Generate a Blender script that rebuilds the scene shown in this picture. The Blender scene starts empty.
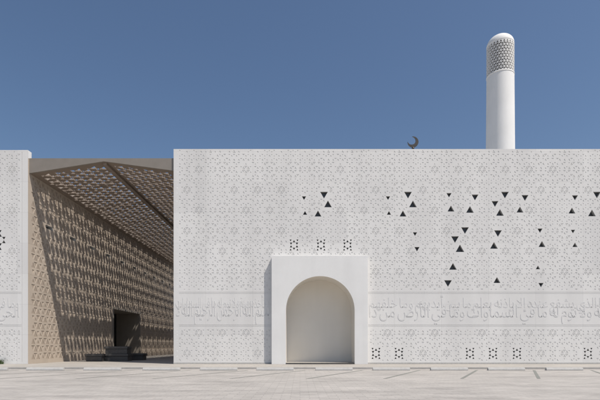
import bpy, math, random
from mathutils import Vector
from mathutils.geometry import delaunay_2d_cdt
random.seed(7)
scene=bpy.context.scene
col=scene.collection
F=466.7; S=18.0; D=F/S; H=1.08; HY=346.0
def fx(px,dep=0.0): return (px-300)/F*(D+dep)
def fz(py,dep=0.0): return H+(HY-py)/F*(D+dep)
FL=0.08   # walkway level

# ------------------------------------------------------------------ helpers
def link(o,parent=None):
    col.objects.link(o)
    if parent: o.parent=parent
    return o
def empty(name,loc=(0,0,0)):
    e=bpy.data.objects.new(name,None); e.location=loc; e.empty_display_size=.3
    return link(e)
def mesh_obj(name,verts,faces,mats,midx=None,parent=None,smooth=False):
    me=bpy.data.meshes.new(name); me.from_pydata([tuple(v) for v in verts],[],faces)
    for m in mats: me.materials.append(m)
    if midx: me.polygons.foreach_set('material_index',midx)
    if smooth: me.polygons.foreach_set('use_smooth',[True]*len(me.polygons))
    me.update()
    return link(bpy.data.objects.new(name,me),parent)
def box(name,x0,x1,y0,y1,z0,z1,mat,parent=None,bevel=0):
    v=[(x,y,z) for x in(x0,x1) for y in(y0,y1) for z in(z0,z1)]
    f=[(0,1,3,2),(4,6,7,5),(0,4,5,1),(2,3,7,6),(0,2,6,4),(1,5,7,3)]
    o=mesh_obj(name,v,f,[mat],parent=parent)
    if bevel:
        b=o.modifiers.new('b','BEVEL'); b.width=bevel; b.segments=2
    return o

# ------------------------------------------------------------------ materials
def newmat(name):
    m=bpy.data.materials.new(name); m.use_nodes=True
    nt=m.node_tree; b=nt.nodes['Principled BSDF']
    return m,nt,b
def noise_mat(name,c1,c2,rough=.7,scale=3,bump=.02,bscale=60,metal=0,stain=None):
    m,nt,b=newmat(name); N=nt.nodes; L=nt.links
    tc=N.new('ShaderNodeTexCoord')
    n=N.new('ShaderNodeTexNoise'); n.inputs['Scale'].default_value=scale; n.inputs['Detail'].default_value=6
    L.new(tc.outputs['Object'],n.inputs['Vector'])
    r=N.new('ShaderNodeValToRGB'); r.color_ramp.elements[0].position=.3; r.color_ramp.elements[1].position=.7
    r.color_ramp.elements[0].color=(*c1,1); r.color_ramp.elements[1].color=(*c2,1)
    L.new(n.outputs['Fac'],r.inputs['Fac']); out=r.outputs['Color']
    b.inputs['Roughness'].default_value=rough; b.inputs['Metallic'].default_value=metal
    if stain:
        mp=N.new('ShaderNodeMapping'); mp.inputs['Scale'].default_value=(1.2,1.2,.12)
        L.new(tc.outputs['Object'],mp.inputs['Vector'])
        n3=N.new('ShaderNodeTexNoise'); n3.inputs['Scale'].default_value=1.0; n3.inputs['Detail'].default_value=5
        L.new(mp.outputs['Vector'],n3.inputs['Vector'])
        mr=N.new('ShaderNodeMapRange'); mr.inputs[1].default_value=.3; mr.inputs[2].default_value=.75
        mr.inputs[3].default_value=1.0; mr.inputs[4].default_value=1-stain
        L.new(n3.outputs['Fac'],mr.inputs[0])
        mm=N.new('ShaderNodeMix'); mm.data_type='RGBA'; mm.blend_type='MULTIPLY'; mm.inputs[0].default_value=1
        L.new(out,mm.inputs[6]); L.new(mr.outputs[0],mm.inputs[7]); out=mm.outputs[2]
    L.new(out,b.inputs['Base Color'])
    n2=N.new('ShaderNodeTexNoise'); n2.inputs['Scale'].default_value=bscale; n2.inputs['Detail'].default_value=4
    L.new(tc.outputs['Object'],n2.inputs['Vector'])
    bp=N.new('ShaderNodeBump'); bp.inputs['Strength'].default_value=.4; bp.inputs['Distance'].default_value=bump
    L.new(n2.outputs['Fac'],bp.inputs['Height']); L.new(bp.outputs['Normal'],b.inputs['Normal'])
    return m
def panel_mat(name,c1,c2,pw,ph,axis='X',joint=.8,stain=.08):
    """cast panels: thin joints, each panel a slightly different tone"""
    m,nt,b=newmat(name); N=nt.nodes; L=nt.links
    tc=N.new('ShaderNodeTexCoord'); sp=N.new('ShaderNodeSeparateXYZ'); L.new(tc.outputs['Object'],sp.inputs[0])
    cb=N.new('ShaderNodeCombineXYZ'); L.new(sp.outputs[axis],cb.inputs[0]); L.new(sp.outputs['Z'],cb.inputs[1])
    br=N.new('ShaderNodeTexBrick'); br.offset=0; br.offset_frequency=1
    br.inputs['Scale'].default_value=1; br.inputs['Brick Width'].default_value=pw; br.inputs['Row Height'].default_value=ph
    br.inputs['Mortar Size'].default_value=.010; br.inputs['Mortar Smooth'].default_value=.1
    br.inputs['Color1'].default_value=(*c1,1); br.inputs['Color2'].default_value=(*c2,1)
    br.inputs['Mortar'].default_value=(c1[0]*joint,c1[1]*joint,c1[2]*joint,1)
    L.new(cb.outputs[0],br.inputs['Vector'])
    mp=N.new('ShaderNodeMapping'); mp.inputs['Scale'].default_value=(1.1,1.1,.16); L.new(tc.outputs['Object'],mp.inputs['Vector'])
    n3=N.new('ShaderNodeTexNoise'); n3.inputs['Scale'].default_value=.9; n3.inputs['Detail'].default_value=7
    L.new(mp.outputs['Vector'],n3.inputs['Vector'])
    mr=N.new('ShaderNodeMapRange'); mr.inputs[1].default_value=.35; mr.inputs[2].default_value=.75
    mr.inputs[3].default_value=1.0; mr.inputs[4].default_value=1-stain
    L.new(n3.outputs['Fac'],mr.inputs[0])
    mm=N.new('ShaderNodeMix'); mm.data_type='RGBA'; mm.blend_type='MULTIPLY'; mm.inputs[0].default_value=1
    L.new(br.outputs['Color'],mm.inputs[6]); L.new(mr.outputs[0],mm.inputs[7])
    L.new(mm.outputs[2],b.inputs['Base Color']); b.inputs['Roughness'].default_value=.75
    n2=N.new('ShaderNodeTexNoise'); n2.inputs['Scale'].default_value=45; L.new(tc.outputs['Object'],n2.inputs['Vector'])
    bp=N.new('ShaderNodeBump'); bp.inputs['Strength'].default_value=.3; bp.inputs['Distance'].default_value=.01
    L.new(n2.outputs['Fac'],bp.inputs['Height']); L.new(bp.outputs['Normal'],b.inputs['Normal'])
    return m
def paver_mat(name,c1,c2,mortar,bw,bh,tint=.12):
    m,nt,b=newmat(name); N=nt.nodes; L=nt.links
    tc=N.new('ShaderNodeTexCoord')
    br=N.new('ShaderNodeTexBrick'); br.inputs['Scale'].default_value=1
    br.inputs['Brick Width'].default_value=bw; br.inputs['Row Height'].default_value=bh
    br.inputs['Mortar Size'].default_value=.006
    br.inputs['Color1'].default_value=(*c1,1); br.inputs['Color2'].default_value=(*c2,1); br.inputs['Mortar'].default_value=(*mortar,1)
    L.new(tc.outputs['Object'],br.inputs['Vector'])
    col_=br.outputs['Color']
    for sc,lo,hi,amt,stretch in((.35,.35,.7,tint,1),(2.5,.45,.75,tint*.8,1),(.9,.5,.62,tint*.9,.25),(14,.5,.75,tint*.7,1)):
        mp=N.new('ShaderNodeMapping'); mp.inputs['Scale'].default_value=(stretch,1,1); L.new(tc.outputs['Object'],mp.inputs['Vector'])
        n=N.new('ShaderNodeTexNoise'); n.inputs['Scale'].default_value=sc; n.inputs['Detail'].default_value=8; n.inputs['Roughness'].default_value=.65
        L.new(mp.outputs['Vector'],n.inputs['Vector'])
        mr=N.new('ShaderNodeMapRange'); mr.inputs[1].default_value=lo; mr.inputs[2].default_value=hi
        mr.inputs[3].default_value=1; mr.inputs[4].default_value=1-amt
        L.new(n.outputs['Fac'],mr.inputs[0])
        mm=N.new('ShaderNodeMix'); mm.data_type='RGBA'; mm.blend_type='MULTIPLY'; mm.inputs[0].default_value=1
        L.new(col_,mm.inputs[6]); L.new(mr.outputs[0],mm.inputs[7]); col_=mm.outputs[2]
    L.new(col_,b.inputs['Base Color']); b.inputs['Roughness'].default_value=.8
    bp=N.new('ShaderNodeBump'); bp.inputs['Strength'].default_value=.4; bp.inputs['Distance'].default_value=.003; bp.invert=True
    L.new(br.outputs['Fac'],bp.inputs['Height']); L.new(bp.outputs['Normal'],b.inputs['Normal'])
    return m

M_white=panel_mat('white_cast_panel',(.75,.735,.71),(.695,.68,.66),2.62,1.7,'X',.85,.11)
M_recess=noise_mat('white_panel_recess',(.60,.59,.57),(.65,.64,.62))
M_plain=noise_mat('white_render',(.80,.79,.77),(.755,.745,.725),scale=.8,stain=.09)
M_letter=noise_mat('relief_shade_lettering',(.65,.64,.625),(.69,.68,.665))  # greyer than the white panels: relief shadow contrast put into letter colour
M_cream=noise_mat('cream_render',(.80,.755,.68),(.76,.715,.64),scale=.7,stain=.06)
M_shadetan=panel_mat('shaded_tan_panel',(.50,.425,.35),(.46,.39,.32),2.0,1.7,'Y',.75,.12)  # likely white wall; its brown look under canopy shade is put into the colour
M_shadetanrec=noise_mat('shaded_tan_recess',(.38,.315,.255),(.35,.29,.235))  # recess floors of that wall, same shade-derived tan, darker
M_dark=noise_mat('dark_window_glass',(.05,.052,.055),(.07,.07,.075),rough=.3,bump=.0)
M_door=noise_mat('dark_door_glass',(.02,.02,.022),(.03,.03,.032),rough=.2,bump=.0)
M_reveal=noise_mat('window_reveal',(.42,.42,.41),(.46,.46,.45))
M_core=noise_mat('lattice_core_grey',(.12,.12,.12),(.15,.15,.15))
M_bronze=noise_mat('bronze_canopy_metal',(.22,.175,.14),(.25,.20,.16),rough=.55,scale=2,bump=.002)
M_fascia=noise_mat('fascia_metal',(.22,.195,.165),(.25,.22,.19),rough=.5,scale=2,bump=.002)
M_stone=noise_mat('dark_granite',(.05,.047,.045),(.095,.09,.085),rough=.5,scale=25,bump=.002)
M_conc=noise_mat('concrete',(.42,.41,.39),(.5,.49,.47),rough=.85,scale=9)
M_kerb=noise_mat('kerb_concrete',(.34,.325,.30),(.41,.39,.37),rough=.85,scale=5)
M_paint=noise_mat('bay_line_stone',(.17,.175,.155),(.23,.23,.205),rough=.7,scale=6,bump=.002)
M_pave=paver_mat('parking_pavers',(.48,.447,.41),(.42,.392,.36),(.31,.29,.265),.4,.2,.20)
M_walk=paver_mat('walkway_paving',(.43,.40,.36),(.40,.37,.33),(.28,.26,.24),.6,.6)
M_sand=noise_mat('sand',(.40,.35,.28),(.46,.41,.33),rough=.95,scale=.5)
M_leaf=noise_mat('leaf',(.05,.09,.03),(.10,.13,.05),rough=.6,scale=8)
M_fin=noise_mat('dark_bronze',(.06,.055,.05),(.09,.08,.07),rough=.4,metal=.6)

# ------------------------------------------------------------------ relief sheets (real recesses and openings)
def relief(name,u0,u1,v0,v1,holes,mapf,mats,parent=None,thick=None,ndiv=1,smooth=False):
    """holes: (poly, depth|None, matfloor, matwall, parentdepth). Later holes override earlier. depth None = open, wall depth in thick"""
    pts=[];edges=[];faces=[];b=[]
    for k in range(ndiv): b.append((u0+(u1-u0)*k/ndiv,v0))
    b.append((u1,v0))
    for k in range(ndiv): b.append((u1-(u1-u0)*k/ndiv,v1))
    b.append((u0,v1))
    pts+= [Vector(p) for p in b]
    n=len(b); edges=[(i,(i+1)%n) for i in range(n)]
    for h in holes:
        s=len(pts); pts+=[Vector(p) for p in h[0]]; faces.append(list(range(s,s+len(h[0]))))
    V,E,Fc,ov,oe,of=delaunay_2d_cdt(pts,edges,faces,0,1e-6,True)
    verts=[];key={};out=[];mi=[]
    def vid(u,v,d):
        k=(round(u,5),round(v,5),d)
        if k not in key: key[k]=len(verts); verts.append(mapf(u,v,d))
        return key[k]
    for f,o in zip(Fc,of):
        d=0.0;m=0
        if o:
            h=holes[max(o)]; d=h[1]; m=h[2]
            if d is None: continue
        out.append([vid(V[i].x,V[i].y,d) for i in f]); mi.append(m)
        if thick and d==0.0:
            out.append([vid(V[i].x,V[i].y,thick) for i in reversed(f)]); mi.append(0)
    for poly,d,mf,mw,pd in holes:
        dd=thick if d is None else d
        if dd is None or dd==pd: continue
        for i in range(len(poly)):
            a=poly[i];c=poly[(i+1)%len(poly)]
            out.append([vid(*a,pd),vid(*c,pd),vid(*c,dd),vid(*a,dd)]); mi.append(mw)
    return mesh_obj(name,verts,out,mats,mi,parent,smooth)

R3=math.sqrt(3)
def tri(cx,cz,side,up=True,sc=1.0):
    r=side/R3*sc; a0=90 if up else -90
    return [(cx+r*math.cos(math.radians(a0+120*k)),cz+r*math.sin(math.radians(a0+120*k))) for k in range(3)]
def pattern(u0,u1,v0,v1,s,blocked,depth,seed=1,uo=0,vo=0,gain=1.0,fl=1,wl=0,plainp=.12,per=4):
    out=[];h=s*R3/2; rnd=random.Random(seed); types={}
    def P(i,j): return ((i+j/2)*s+uo, j*h+vo)
    j0=int((v0-vo)/h)-1; j1=int((v1-vo)/h)+2
    for j in range(j0,j1):
        i0=int((u0-uo)/s-j/2)-2; i1=int((u1-uo)/s-j/2)+2
        for i in range(i0,i1):
            for up in(True,False):
                q=[P(i,j),P(i+1,j),P(i,j+1)] if up else [P(i+1,j),P(i+1,j+1),P(i,j+1)]
                cx=sum(p[0] for p in q)/3; cz=sum(p[1] for p in q)/3
                best=None
                I=round(i/per);J=round(j/per)
                for a in(-1,0,1):
                    for b_ in(-1,0,1):
                        c=P((I+a)*per,(J+b_)*per); dd=math.hypot(cx-c[0],cz-c[1])/s
                        if best is None or dd<best[0]: best=(dd,I+a,J+b_)
                d=best[0]; kk=(best[1],best[2])
                if kk not in types: types[kk]=rnd.random()
                t=types[kk]
                if t<plainp: tab=[(.7,.42),(1.3,0),(1.7,.34),(9,.26)]
                elif t<.45: tab=[(.7,.62),(1.3,.34),(1.7,.0),(2.1,.50),(2.5,.3),(9,.4)]
                elif t<.75: tab=[(.7,.5),(1.3,.0),(1.7,.56),(2.1,.3),(2.5,0),(9,.45)]
                else: tab=[(.7,.66),(1.3,.42),(1.7,.36),(2.1,.0),(9,.5)]
                sc=0
                for lim,val in tab:
                    if d<lim: sc=val;break
                if sc==0: continue
                sc*=gain; r=s/R3*sc
                if cx-r<u0+.03 or cx+r>u1-.03 or cz-r<v0+.03 or cz+r>v1-.03: continue
                if blocked(cx,cz,r): continue
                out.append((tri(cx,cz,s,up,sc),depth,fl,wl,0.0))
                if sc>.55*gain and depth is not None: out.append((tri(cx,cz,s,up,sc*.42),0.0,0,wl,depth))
    return out

# ------------------------------------------------------------------ MAIN MOSQUE BLOCK
XL=fx(173.6); XR=27.0; ZT=fz(149)
mosque=empty('mosque_building',(0,0,0))
wins=[(324,194,0,9),(304,197.5,0,5),(328,205,1,9),(318,214.5,1,8),(305,213.5,1,5),
(388,197.5,0,5),(408,194,0,9),(413,205,1,9),(403,214.5,1,8),(389,213.5,1,5),
(449,194.5,0,6),(475,196.5,0,8),(505,194,0,9),(525,197,0,8),(575,197,0,7),(597,194,0,9),
(451,209.5,1,8),(470,210.5,1,9),(495,203,0,8),(500,213.5,1,9),(520,210.5,1,8),(572,211.5,1,8),(592,214,1,9),
(465,229.5,0,9),(455,238.5,0,9),(460,249.5,1,10),(498,232.5,0,9),(494,246.5,1,9),(540,230,0,6),(542,245,1,8),
(573,231,0,5),(575,245.5,1,6),(415,233.5,0,5),(417,248.5,0,6),(453,267.5,1,9),(448,282.5,0,9),(497,281,1,8),(538,268,1,5),(541,284.5,0,6)]
for q in((620,203,1,9),(640,213,0,9),(633,240,1,8),(660,230,0,9),(690,200,1,9),(705,250,0,8)): wins.append(q)
ros=[(294,245),(321,245),(347.5,245),(376,353.5),(399,353.5),(470,353.5),(493,353.5),(517,353.5),(588,353.5),(612,353.5)]
WH=[];blk=[]
for px,py,up,s in wins:
    x,z=fx(px),fz(py); sd=s/S*.86
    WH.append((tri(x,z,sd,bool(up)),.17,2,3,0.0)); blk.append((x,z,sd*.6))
for px,py in ros:
    x,z=fx(px),fz(py)
    for k in range(6):
        a=math.radians(30+60*k); r=.19
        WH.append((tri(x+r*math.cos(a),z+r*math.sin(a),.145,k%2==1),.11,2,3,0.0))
    for sx in(-1,1):
        for sz in(-1,1):
            WH.append((tri(x+sx*.19,z+sz*.27,.12,sz<0),.11,2,3,0.0))
    blk.append((x,z,.36))
BZ0,BZ1=fz(325),fz(293.5)
PX0,PX1,PZ=fx(272),fx(367),fz(257)
def blocked(x,z,r):
    if BZ0-.12-r<z<BZ1+.12+r: return True
    if PX0-.05-r<x<PX1+.05+r and z<PZ+.05+r: return True
    for a,b_,c in blk:
        if (x-a)**2+(z-b_)**2<(c+r)**2: return True
    return False
a=23.6/S; s=a/5
holes=pattern(XL,XR,FL,ZT,s,blocked,.011,seed=3,uo=fx(470),vo=fz(353.5),per=5)+WH
for z in(BZ0-.07,BZ0-.0,BZ1+.0,BZ1+.07):
    for x0,x1 in((XL+.02,PX0-.06),(PX1+.06,XR-.02)):
        holes.append(([(x0,z-.01),(x1,z-.01),(x1,z+.01),(x0,z+.01)],.012,1,0,0.0))
AX0,AX1=fx(286),fx(354); AXC=(AX0+AX1)/2; AR=(AX1-AX0)/2; AT=fz(277); SPR=AT-AR
op=[(AXC-AR-.1,FL+.02),(AXC+AR+.1,FL+.02),(AXC+AR+.1,AT+.1),(AXC-AR-.1,AT+.1)]
holes.append((op,None,0,0,0.0))
mp=lambda u,v,d:(u,d if d is not None else 0,v)
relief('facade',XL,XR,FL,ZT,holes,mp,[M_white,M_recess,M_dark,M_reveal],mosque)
DEP=36
box('side_wall',XL,XL+.3,.002,DEP,FL,ZT-.002,M_plain,mosque)
box('end_wall',XR-.3,XR,.002,DEP,FL,ZT-.002,M_plain,mosque)
box('rear_wall',XL+.3,XR-.3,DEP-.3,DEP,FL,ZT-.002,M_plain,mosque)
box('roof',XL+.3,XR-.3,.45,DEP-.3,ZT-.9,ZT-.6,M_conc,mosque)
box('parapet',XL+.3,XR-.3,.03,.45,ZT-.6,ZT-.003,M_plain,mosque)
# portal
portal_y=-.32
bz=FL+.06
n=48
ar=[(AXC-AR*math.cos(math.pi*k/n),SPR+AR*math.sin(math.pi*k/n)) for k in range(n+1)]
prof=[(AXC-AR,bz)]+ar+[(AXC+AR,bz)]
PD=1.35
v=[];f=[];mi=[]
def q4(a_,b_,c_,d_,m):
    i=len(v); v.extend([a_,b_,c_,d_]); f.append((i,i+1,i+2,i+3)); mi.append(m)
def FP(x,z): return (x,portal_y,z)
q4(FP(PX0,FL),FP(AXC-AR,FL),FP(AXC-AR,SPR),FP(PX0,SPR),0)
q4(FP(AXC+AR,FL),FP(PX1,FL),FP(PX1,SPR),FP(AXC+AR,SPR),0)
q4(FP(PX0,SPR),FP(AXC-AR,SPR),FP(AXC-AR,PZ),FP(PX0,PZ),0)
q4(FP(AXC+AR,SPR),FP(PX1,SPR),FP(PX1,PZ),FP(AXC+AR,PZ),0)
for k in range(n):
    (x0,z0),(x1,z1)=ar[k],ar[k+1]
    q4(FP(x0,z0),FP(x1,z1),FP(x1,PZ),FP(x0,PZ),0)
q4((PX0,portal_y,FL),(PX0,portal_y,PZ),(PX0,-.002,PZ),(PX0,-.002,FL),0)
q4((PX1,portal_y,FL),(PX1,portal_y,PZ),(PX1,-.002,PZ),(PX1,-.002,FL),0)
q4((PX0,portal_y,PZ),(PX1,portal_y,PZ),(PX1,-.002,PZ),(PX0,-.002,PZ),0)
for k in range(len(prof)-1):
    (x0,z0),(x1,z1)=prof[k],prof[k+1]
    q4((x0,portal_y,z0),(x1,portal_y,z1),(x1,PD,z1),(x0,PD,z0),1)
i=len(v); v.extend([(x,PD,z) for x,z in prof]); f.append(tuple(range(i,i+len(prof)))); mi.append(1)
mesh_obj('portal_arch',v,f,[M_plain,M_cream],mi,mosque)
box('portal_threshold',AXC-AR+.004,AXC+AR-.004,portal_y-.02,PD,FL,bz+.0,M_stone,mosque)
box('portal_floor',AXC-AR+.004,AXC+AR-.004,portal_y+.25,PD-.003,bz,bz+.012,M_walk,mosque)
box('plinth',XL,PX0-.003,-.03,-.002,FL,FL+.08,M_conc,mosque)
box('plinth',PX1+.003,XR,-.03,-.002,FL,FL+.08,M_conc,mosque)

# ------------------------------------------------------------------ calligraphy
codes={'ا':(0xFE8D,0),'ب':(0xFE8F,1),'ت':(0xFE95,1),'ث':(0xFE99,1),'ج':(0xFE9D,1),'ح':(0xFEA1,1),'خ':(0xFEA5,1),'د':(0xFEA9,0),'ذ':(0xFEAB,0),
'ر':(0xFEAD,0),'ز':(0xFEAF,0),'س':(0xFEB1,1),'ش':(0xFEB5,1),'ص':(0xFEB9,1),'ض':(0xFEBD,1),'ط':(0xFEC1,1),'ظ':(0xFEC5,1),'ع':(0xFEC9,1),'غ':(0xFECD,1),
'ف':(0xFED1,1),'ق':(0xFED5,1),'ك':(0xFED9,1),'ل':(0xFEDD,1),'م':(0xFEE1,1),'ن':(0xFEE5,1),'ه':(0xFEE9,1),'و':(0xFEED,0),'ى':(0xFEEF,0),'ي':(0xFEF1,1),
'ة':(0xFE93,0),'أ':(0xFE83,0),'إ':(0xFE87,0),'ؤ':(0xFE85,0),'ئ':(0xFE89,1)}
def shape(t):
    out=[]
    for w in t.split():
        i=0;prev=False;o=[]
        while i<len(w):
            c=w[i]
            if c=='ل' and i+1<len(w) and w[i+1]=='ا':
                o.append(chr(0xFEFC if prev else 0xFEFB)); prev=False; i+=2; continue
            if c not in codes: i+=1; continue
            base,dual=codes[c]; nxt=dual and any(x in codes for x in w[i+1:i+2])
            if prev and nxt: g=base+3
            elif prev: g=base+1
            elif nxt: g=base+2
            else: g=base
            o.append(chr(g)); prev=bool(nxt); i+=1
        out.append(''.join(o))
    return ' '.join(out)[::-1]
def line_mesh(txt):
    c=bpy.data.curves.new('w','FONT'); c.body=shape(txt); c.size=1; c.extrude=1.0; c.resolution_u=4; c.space_word=.45
    o=bpy.data.objects.new('w',c); col.objects.link(o)
    bpy.context.view_layer.update()
    dg=bpy.context.evaluated_depsgraph_get()
    me=bpy.data.meshes.new_from_object(o.evaluated_get(dg)); bpy.data.objects.remove(o)
    vs=[tuple(q.co) for q in me.vertices]; fs=[tuple(p.vertices) for p in me.polygons]
    bpy.data.meshes.remove(me)
    return vs,fs
def calligraphy(txt,name,x0,x1,z0,z1,parent,start=0):
    """two interlocking tiers of continuous text in shallow relief"""
    words=txt.split(); hgt=z1-z0; V=[];Fs=[]
    for tier,(za,zb,ext,off) in enumerate(((z0,z0+hgt*.78,.011,0),(z0+hgt*.36,z1,.0075,11))):
        hh_=zb-za; kz=hh_/1.28; W=(x1-x0)/(kz*.80)
        k=start+off; cur=[];
        while True:
            cur.append(words[k%len(words)]); k+=1
            if len(cur)%3==0 or len(cur)>60:
                vs,fs=line_mesh(' '.join(cur))
                w_=max(q[0] for q in vs)-min(q[0] for q in vs)
                if w_>W or len(cur)>60: break
        a0=min(q[0] for q in vs);a1=max(q[0] for q in vs);b0=min(q[1] for q in vs);b1=max(q[1] for q in vs)
        kx=(x1-x0)/(a1-a0); kzz=hh_/(b1-b0); n0=len(V)
        for q in vs:
            V.append((x0+(q[0]-a0)*kx,-ext if q[2]>0 else .003+.001*tier,za+(q[1]-b0)*kzz))
        Fs+=[tuple(i+n0 for i in f_) for f_ in fs]
    mesh_obj(name,V,Fs,[M_letter],parent=parent)
T2='بسم الله الرحمن الرحيم الله لا إله إلا هو الحي القيوم لا تأخذه سنة ولا نوم له ما في السماوات وما في الأرض من ذا الذي يشفع عنده إلا بإذنه يعلم ما بين أيديهم وما خلفهم ولا يحيطون بشيء من علمه إلا بما شاء وسع كرسيه السماوات والأرض'
calligraphy(T2,'calligraphy_band',XL+.12,PX0-.12,BZ0+.05,BZ1-.05,mosque,0)
calligraphy(T2,'calligraphy_band',PX1+.12,XR-.2,BZ0+.05,BZ1-.05,mosque,4)

# ------------------------------------------------------------------ crescent
cr=empty('crescent_finial',(0,0,0))
cx,cy,cz=fx(413,.9),.9,fz(142,.9); Ro=.31
nn=40
ci=(-.085,.075); Ri=.235
d=math.hypot(*ci); ang=math.atan2(ci[1],ci[0])
aa=(Ro*Ro-Ri*Ri+d*d)/(2*d); th=math.acos(aa/Ro); thi=math.acos((aa-d)/Ri)
outer=[(Ro*math.cos(t),Ro*math.sin(t)) for t in [ang+th+(2*math.pi-2*th)*k/nn for k in range(nn+1)]]
inner=[(ci[0]+Ri*math.cos(t),ci[1]+Ri*math.sin(t)) for t in [ang+thi+(2*math.pi-2*thi)*k/nn for k in range(nn+1)]]
v=[];f=[]
for k in range(nn+1):
    for (x,z) in(outer[k],inner[k]):
        for y in(-.035,.035): v.append((cx+x,cy+y,cz+z))
for k in range(nn):
    b0=4*k;b1=4*k+4
    f+=[(b0,b1,b1+2,b0+2),(b0+1,b0+3,b1+3,b1+1),(b0,b0+1,b1+1,b1),(b0+2,b1+2,b1+3,b0+3)]
mesh_obj('crescent',v,f,[M_fin],parent=cr)
bpy.ops.mesh.primitive_cylinder_add(vertices=16,radius=.03,depth=1.2,location=(cx,cy,cz-Ro-.57)); o=bpy.context.object; o.name='pole'; o.data.materials.append(M_fin); o.parent=cr
bpy.ops.mesh.primitive_uv_sphere_add(segments=20,ring_count=12,radius=.075,location=(cx,cy,cz-Ro-.05)); o=bpy.context.object; o.name='ball'; o.data.materials.append(M_fin); o.parent=cr

# ------------------------------------------------------------------ minaret
mn=empty('minaret',(0,0,0))
MY=8.0; mxx=fx(500.3,MY); k_=F/(D+MY); Rb=14.2/k_; Rt=12.9/k_
z1=fz(77,MY); z2=fz(46,MY); z3=fz(36,MY)
def rad(z): return Rb+(Rt-Rb)*max(0,min(1,(z-8)/(z1-8)))
def lathe(name,pr,mat,seg=72):
    v=[];f=[]
    for r,z in pr:
        for k in range(seg):
            t=2*math.pi*k/seg; v.append((mxx+r*math.cos(t),MY+r*math.sin(t),z))
    for i in range(len(pr)-1):
        for k in range(seg):
            f.append((i*seg+k,i*seg+(k+1)%seg,(i+1)*seg+(k+1)%seg,(i+1)*seg+k))
    return mesh_obj(name,v,f,[mat],parent=mn,smooth=True)
lathe('shaft',[(Rb,FL),(Rb,8)]+[(rad(8+(z1-8)*k/8),8+(z1-8)*k/8) for k in range(1,9)],M_plain)
lathe('ring_lower',[(Rt-.02,z1-.03),(Rt+.02,z1-.03),(Rt+.02,z1+.03),(Rt-.02,z1+.03)],M_plain)
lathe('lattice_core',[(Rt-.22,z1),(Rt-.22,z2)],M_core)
capz=z2
lathe('cap_underside',[(Rt-.25,capz-.04),(Rt+.004,capz-.04),(Rt+.004,capz)],M_plain)
lathe('cap',[(Rt*math.cos(math.pi/2*k/14)+.0001,capz+(z3-capz)*math.sin(math.pi/2*k/14)) for k in range(15)],M_plain)
circ=2*math.pi*Rt
sm=circ/26
mh=[]
hh=sm*R3/2
for j in range(int((z2-z1)/hh)+1):
    for i in range(-1,30):
        for up in(True,False):
            ccx=(i+ (j%2)*.5+(.5 if up else 1.0))*sm; ccz=z1+.06+j*hh+(hh/3 if up else 2*hh/3)
            r=sm/R3*.76
            if ccx-r<0.01 or ccx+r>circ-.01 or ccz+r>z2-.05 or ccz-r<z1+.02: continue
            mh.append((tri(ccx,ccz,sm,up,.76),None,0,0,0.0))
def mm_(u,v,d):
    t=u/circ*2*math.pi+math.pi/2; r=Rt-(d or 0); return (mxx+r*math.cos(t),MY+r*math.sin(t),v)
relief('lattice_screen',0,circ,z1,z2,mh,mm_,[M_plain],mn,thick=.05,ndiv=72)

# ------------------------------------------------------------------ LEFT BLOCK (annex)
XA=fx(28); ZA=fz(150); annex=empty('annex_building',(0,0,0))
RX=fx(103); ZE=fz(172.5); ZR=fz(160.5); ZE2=fz(170); ZTOP=fz(157.5); CY0=.25; CY1=33
blkA=[]; hA=[]
for px,py in((0,240),(-26,240),(-60,353)):
    x,z=fx(px),fz(py)
    for k in range(6):
        t=math.radians(30+60*k); r=.24
        hA.append((tri(x+r*math.cos(t),z+r*math.sin(t),.2,k%2==1),.17,2,3,0.0))
    for sz in(-1,1): hA.append((tri(x,z+sz*.5,.18,sz<0),.17,2,3,0.0))
    blkA.append((x,z,.6))
def bA(x,z,r):
    if x+r>XA-.38: return True
    if BZ0-.12-r<z<BZ1+.12+r: return True
    return any((x-a_)**2+(z-b_)**2<(c+r)**2 for a_,b_,c in blkA)
hA=pattern(XA-14,XA,FL,ZA,s,bA,.011,seed=11,uo=fx(0),vo=fz(353.5),per=5)+hA
for z in(BZ0-.07,BZ0,BZ1,BZ1+.07): hA.append(([(XA-13.9,z-.01),(XA-.36,z-.01),(XA-.36,z+.01),(XA-13.9,z+.01)],.012,1,0,0.0))
hA.append(([(XA-.34,FL+.1),(XA-.32,FL+.1),(XA-.32,ZA-.1),(XA-.34,ZA-.1)],.02,1,0,0.0))
relief('facade',XA-14,XA,FL,ZA,hA,mp,[M_white,M_recess,M_dark,M_reveal],annex)
calligraphy(T2,'calligraphy_band',XA-13.8,XA-.5,BZ0+.05,BZ1-.05,annex,9)
def yof(px): return D*(272/(300-px)-1)
Y0,Y1=yof(113),yof(139); DT=4.07
LEN=34
def bC(y,z,r):
    if Y0-.25-r<y<Y1+.25+r and z<DT+.25+r: return True
    if z+r>ZTOP-.8: return True
    return any(abs(y-q)<.45+r and abs(z-8.2)<.22+r for q in slots)
slots=[2.2+2.9*k for k in range(11)]
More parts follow.
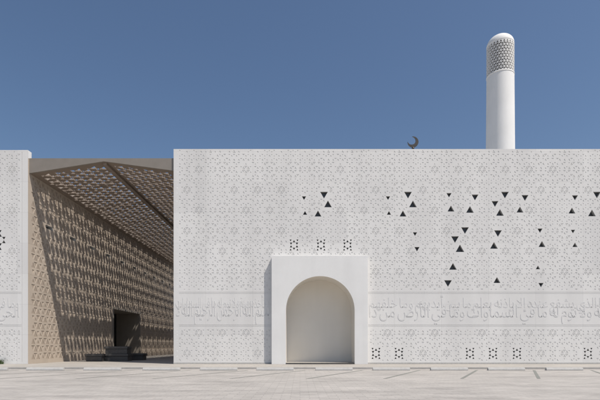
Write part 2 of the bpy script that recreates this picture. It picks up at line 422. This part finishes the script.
# star lattice of the courtyard wall: rings of six triangles, every lattice point
hc=[];sC=.50;hC=sC*R3/2
for j in range(0,int(ZA/hC)+1):
    for i in range(0,int(LEN/sC)+2):
        for up in(True,False):
            cu=(i+.5*(j%2)+(0 if up else .5))*sC; cv=FL+.2+j*hC+(hC/3 if up else 2*hC/3)
            sc=.72 if (i+(j//2)+(0 if up else 1))%3 else .45
            r=sC/R3*sc
            if cu-r<.25 or cu+r>LEN-.1 or cv-r<FL+.1 or cv+r>ZTOP-.5 or bC(cu,cv,r): continue
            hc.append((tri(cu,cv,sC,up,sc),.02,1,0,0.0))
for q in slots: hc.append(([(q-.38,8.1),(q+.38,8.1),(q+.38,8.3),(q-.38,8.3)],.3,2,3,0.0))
hc.append(([(Y0,FL+.02),(Y1,FL+.02),(Y1,DT),(Y0,DT)],None,0,0,0.0))
relief('courtyard_side_wall',0.0,LEN,FL,ZTOP-.03,hc,lambda u,v,d:(XA-(d or 0),u,v),[M_shadetan,M_shadetanrec,M_dark,M_reveal],annex)
box('roof',XA-13.9,XA-.05,.35,LEN,ZTOP-.3,ZTOP-.04,M_conc,annex)
box('parapet',XA-13.9,XA-.002,.03,.35,ZTOP-.02,ZA-.003,M_plain,annex)
def xbox(n_,a_,b_,c_,d_,e_,f_,m): return box(n_,a_,b_,c_,d_,e_,f_,m,annex)
xbox('entrance_soffit',XA-2.2,XA-.003,Y0-.1,Y1+.1,DT,DT+.1,M_fascia)
xbox('entrance_jamb',XA-2.2,XA-.003,Y0-.1,Y0,FL,DT,M_fascia)
xbox('entrance_jamb',XA-2.2,XA-.003,Y1,Y1+.1,FL,DT,M_fascia)
xbox('entrance_doors',XA-2.3,XA-2.2,Y0,Y1,FL,DT,M_door)
for k in range(7):
    y=Y0+(Y1-Y0)*k/6; xbox('door_mullion',XA-2.2,XA-2.12,max(Y0,y-.04),min(Y1,y+.04),FL,DT,M_fin)
for (a_,b_) in((Y0-.18,Y0),(Y1,Y1+.18)): xbox('entrance_frame',XA+.002,XA+.08,a_,b_,FL,DT+.18,M_fascia)
xbox('entrance_frame',XA+.002,XA+.08,Y0,Y1,DT,DT+.18,M_fascia)
endw=empty('courtyard_wall',(0,0,0))
box('wall',XA-.3,XL+.3,DEP+.01,DEP+.31,FL,6,M_shadetan,endw); box('coping',XA-.3,XL+.3,DEP-.03,DEP+.35,6.0,6.1,M_conc,endw)

# ------------------------------------------------------------------ CANOPY
can=empty('perforated_canopy',(0,0,0))
def slope(name,xa,za,xb,zb,seed):
    hs=[];ss=.50;h=ss*R3/2
    L=xb-xa
    for j in range(0,int(L/h)+1):
        for i in range(-30,int((CY1)/ss)+30):
            for up in(True,False):
                cu=j*h+(h/3 if up else 2*h/3)+.15; cv=(i+.5*(j%2)+(.5 if up else 1.0))*ss+CY0
                sc=.85 if ((i+2*j)%3)!=0 else .52
                r=ss/R3*sc
                if cu-r<.08 or cu+r>L-.08 or cv-r<CY0+.12 or cv+r>CY1-.1: continue
                a0=0 if up else 180
                poly=[(cu+r*math.cos(math.radians(a0+180+120*k)),cv+r*math.sin(math.radians(a0+180+120*k))) for k in range(3)]
                hs.append((poly,None,0,0,0.0))
    def mpf(u,v,d): return (xa+u,v,za+(zb-za)*u/L+(d or 0))
    relief(name,0,L,CY0,CY1,hs,mpf,[M_bronze],can,thick=.06)
slope('perforated_sheet',XA+.003,ZE,RX,ZR,1)
slope('perforated_sheet',RX+.001,ZR,XL-.003,ZE2,2)
v=[(XA+.003,.1,ZE),(RX,.1,ZR),(XL-.003,.1,ZE2),(XL-.003,.1,ZTOP),(XA+.003,.1,ZTOP)]
v+=[(x,.24,z) for x,_,z in v]
mesh_obj('fascia',v,[(0,1,2,3,4),(9,8,7,6,5),(0,5,6,1),(1,6,7,2),(3,8,9,4),(2,7,8,3),(4,9,5,0)],[M_fascia],parent=can)
box('ridge_beam',RX-.09,RX+.09,.26,CY1,ZR-.14,ZR-.004,M_bronze,can)
for k in range(8):
    y=4.2*k+3.5
    for(x0,za,x1,zb) in((XA+.01,ZE,RX,ZR),(RX,ZR,XL-.01,ZE2)):
        v=[]
        for (x,z) in((x0,za),(x1,zb)):
            for yy in(y-.03,y+.03):
                for dz in(.08,.2): v.append((x,yy,z+dz))
        mesh_obj('rafter',v,[(0,1,3,2),(4,6,7,5),(0,4,5,1),(2,3,7,6),(0,2,6,4),(1,5,7,3)],[M_bronze],parent=can)

# ------------------------------------------------------------------ GROUND
def sheet(name,x0,x1,y0,y1,z,mat): return mesh_obj(name,[(x0,y0,z),(x1,y0,z),(x1,y1,z),(x0,y1,z)],[(0,1,2,3)],[mat])
sheet('ground',-1500,1500,-1500,1500,-.012,M_sand)
sheet('parking_lot',-90,90,-60,-4.25,0,M_pave)
box('walkway',-90,90,-4.1,60,-.1,FL-.004,M_walk)
box('kerb',-90,90,-4.25,-4.1,-.1,FL+.01,M_kerb,bevel=.01)
ST=57.6; ydep=H*F/24.5; wy=ydep-D
mpm=F/ydep
SP=ST/mpm
pm=[];pf=[]
sl=220/F
xl0=(420-300)/mpm
for k in range(-14,16):
    xa=xl0+k*SP; ya=wy+.1; yb=wy-5.2; w=.06
    i=len(pm)
    pm+=[(xa-w,ya,.004),(xa+w,ya,.004),(xa+w+(yb-ya)*sl,yb,.004),(xa-w+(yb-ya)*sl,yb,.004)]
    pf.append((i,i+1,i+2,i+3))
mesh_obj('parking_markings',pm,pf,[M_paint])
for k in range(-14,15):
    xc=xl0+(k+.5)*SP+random.uniform(-.05,.05); l=.82;w=.085;hgt=.12
    pr=[(-w,0),(w,0),(w*.9,hgt*.6),(w*.55,hgt),(-w*.55,hgt),(-w*.9,hgt*.6)]
    v=[(xx,py,pz) for xx in(-l,l) for py,pz in pr]
    f=[tuple(range(5,-1,-1)),tuple(range(6,12))]+[(i,(i+1)%6,6+(i+1)%6,6+i) for i in range(6)]
    o=mesh_obj('parking_wheel_stop',v,f,[M_conc]); o.location=(xc,wy+.05+random.uniform(-.03,.03),.002); o.rotation_euler[2]=random.uniform(-.02,.02)
    b=o.modifiers.new('b','BEVEL'); b.width=.012; b.segments=2

# ------------------------------------------------------------------ stone benches
def bench(px0,px1,py0,py1,tiers=1):
    base=(py1-HY); dep=(H-FL)*F/base; kk=dep/F; y=dep-D
    x0=(px0-300)*kk;x1=(px1-300)*kk; z1_=H+(HY-py0)*kk
    e=empty('stone_bench',((x0+x1)/2,y+.4,0))
    def bb(n_,a_,b_,c_,d_,e_,f_):
        return box(n_,a_-e.location.x,b_-e.location.x,c_-e.location.y,d_-e.location.y,e_,f_,M_stone,e,bevel=.02)
    hs=(z1_-FL)/tiers
    for t in range(tiers):
        zb=FL+hs*t; ins=.04+.06*t
        bb('plinth',x0+ins,x1-ins,y+.05+.05*t,y+.85-.05*t,zb,zb+hs*.66)
        bb('seat_slab',x0+ins-.04,x1-ins+.04,y+.05*t,y+.9-.05*t,zb+hs*.66+.003,zb+hs)
bench(85,102,354,361.5); bench(103,128,346.5,361.2,2); bench(128.5,143,353.5,360.3); bench(92,104,350,358.5,1)

# ------------------------------------------------------------------ small plant
def plant(name,x,y,r,hgt,n=60):
    v=[];f=[]
    for i in range(n):
        a_=random.uniform(0,6.28);l=hgt*random.uniform(.5,1);lean=r*random.uniform(.2,1)
        bx,by=x+random.gauss(0,.08),y+random.gauss(0,.06);w=.012
        px_,py_=-math.sin(a_)*w,math.cos(a_)*w
        i0=len(v)
        for t in(0,.4,.75,1):
            ww=(1-t)*1.3+.05
            ox=lean*t*t*math.cos(a_);oy=lean*t*t*math.sin(a_)
            v+=[(bx+ox-px_*ww,by+oy-py_*ww,FL+l*t*(1-.2*t)),(bx+ox+px_*ww,by+oy+py_*ww,FL+l*t*(1-.2*t))]
        for q in range(3): f.append((i0+2*q,i0+2*q+1,i0+2*q+3,i0+2*q+2))
    mesh_obj(name,v,f,[M_leaf])
plant('grass_tuft',fx(3),-.25,.3,.42,90)

# ------------------------------------------------------------------ light, world, camera
EL=60;AZ=54
e=math.radians(EL);a_=math.radians(AZ)
sd=Vector((math.cos(e)*math.sin(a_),-math.cos(e)*math.cos(a_),math.sin(e)))
L=bpy.data.lights.new('sun','SUN'); L.energy=4.6; L.angle=math.radians(.5); L.color=(1,.94,.86)
lo=link(bpy.data.objects.new('sun',L)); lo.rotation_euler=(-sd).to_track_quat('-Z','Y').to_euler(); lo.location=(20,-30,40)
w=bpy.data.worlds.new('World'); scene.world=w; w.use_nodes=True
nt=w.node_tree; bg=nt.nodes['Background']; sk=nt.nodes.new('ShaderNodeTexSky'); sk.sky_type='NISHITA'; sk.sun_disc=False
sk.sun_elevation=e; sk.sun_rotation=math.atan2(sd.x,sd.y); sk.air_density=1.1; sk.dust_density=1.4; sk.ozone_density=4.5
nt.links.new(sk.outputs[0],bg.inputs[0]); bg.inputs[1].default_value=.098
cam=bpy.data.cameras.new('camera'); co=link(bpy.data.objects.new('camera',cam)); scene.camera=co
co.location=(0,-D,H); co.rotation_euler=(math.pi/2,0,0)
cam.sensor_width=36; cam.sensor_fit='HORIZONTAL'; cam.lens=28; cam.shift_y=(HY-200)/600; cam.clip_end=4000
scene.view_settings.view_transform='Standard'; scene.view_settings.look='None'; scene.view_settings.exposure=0
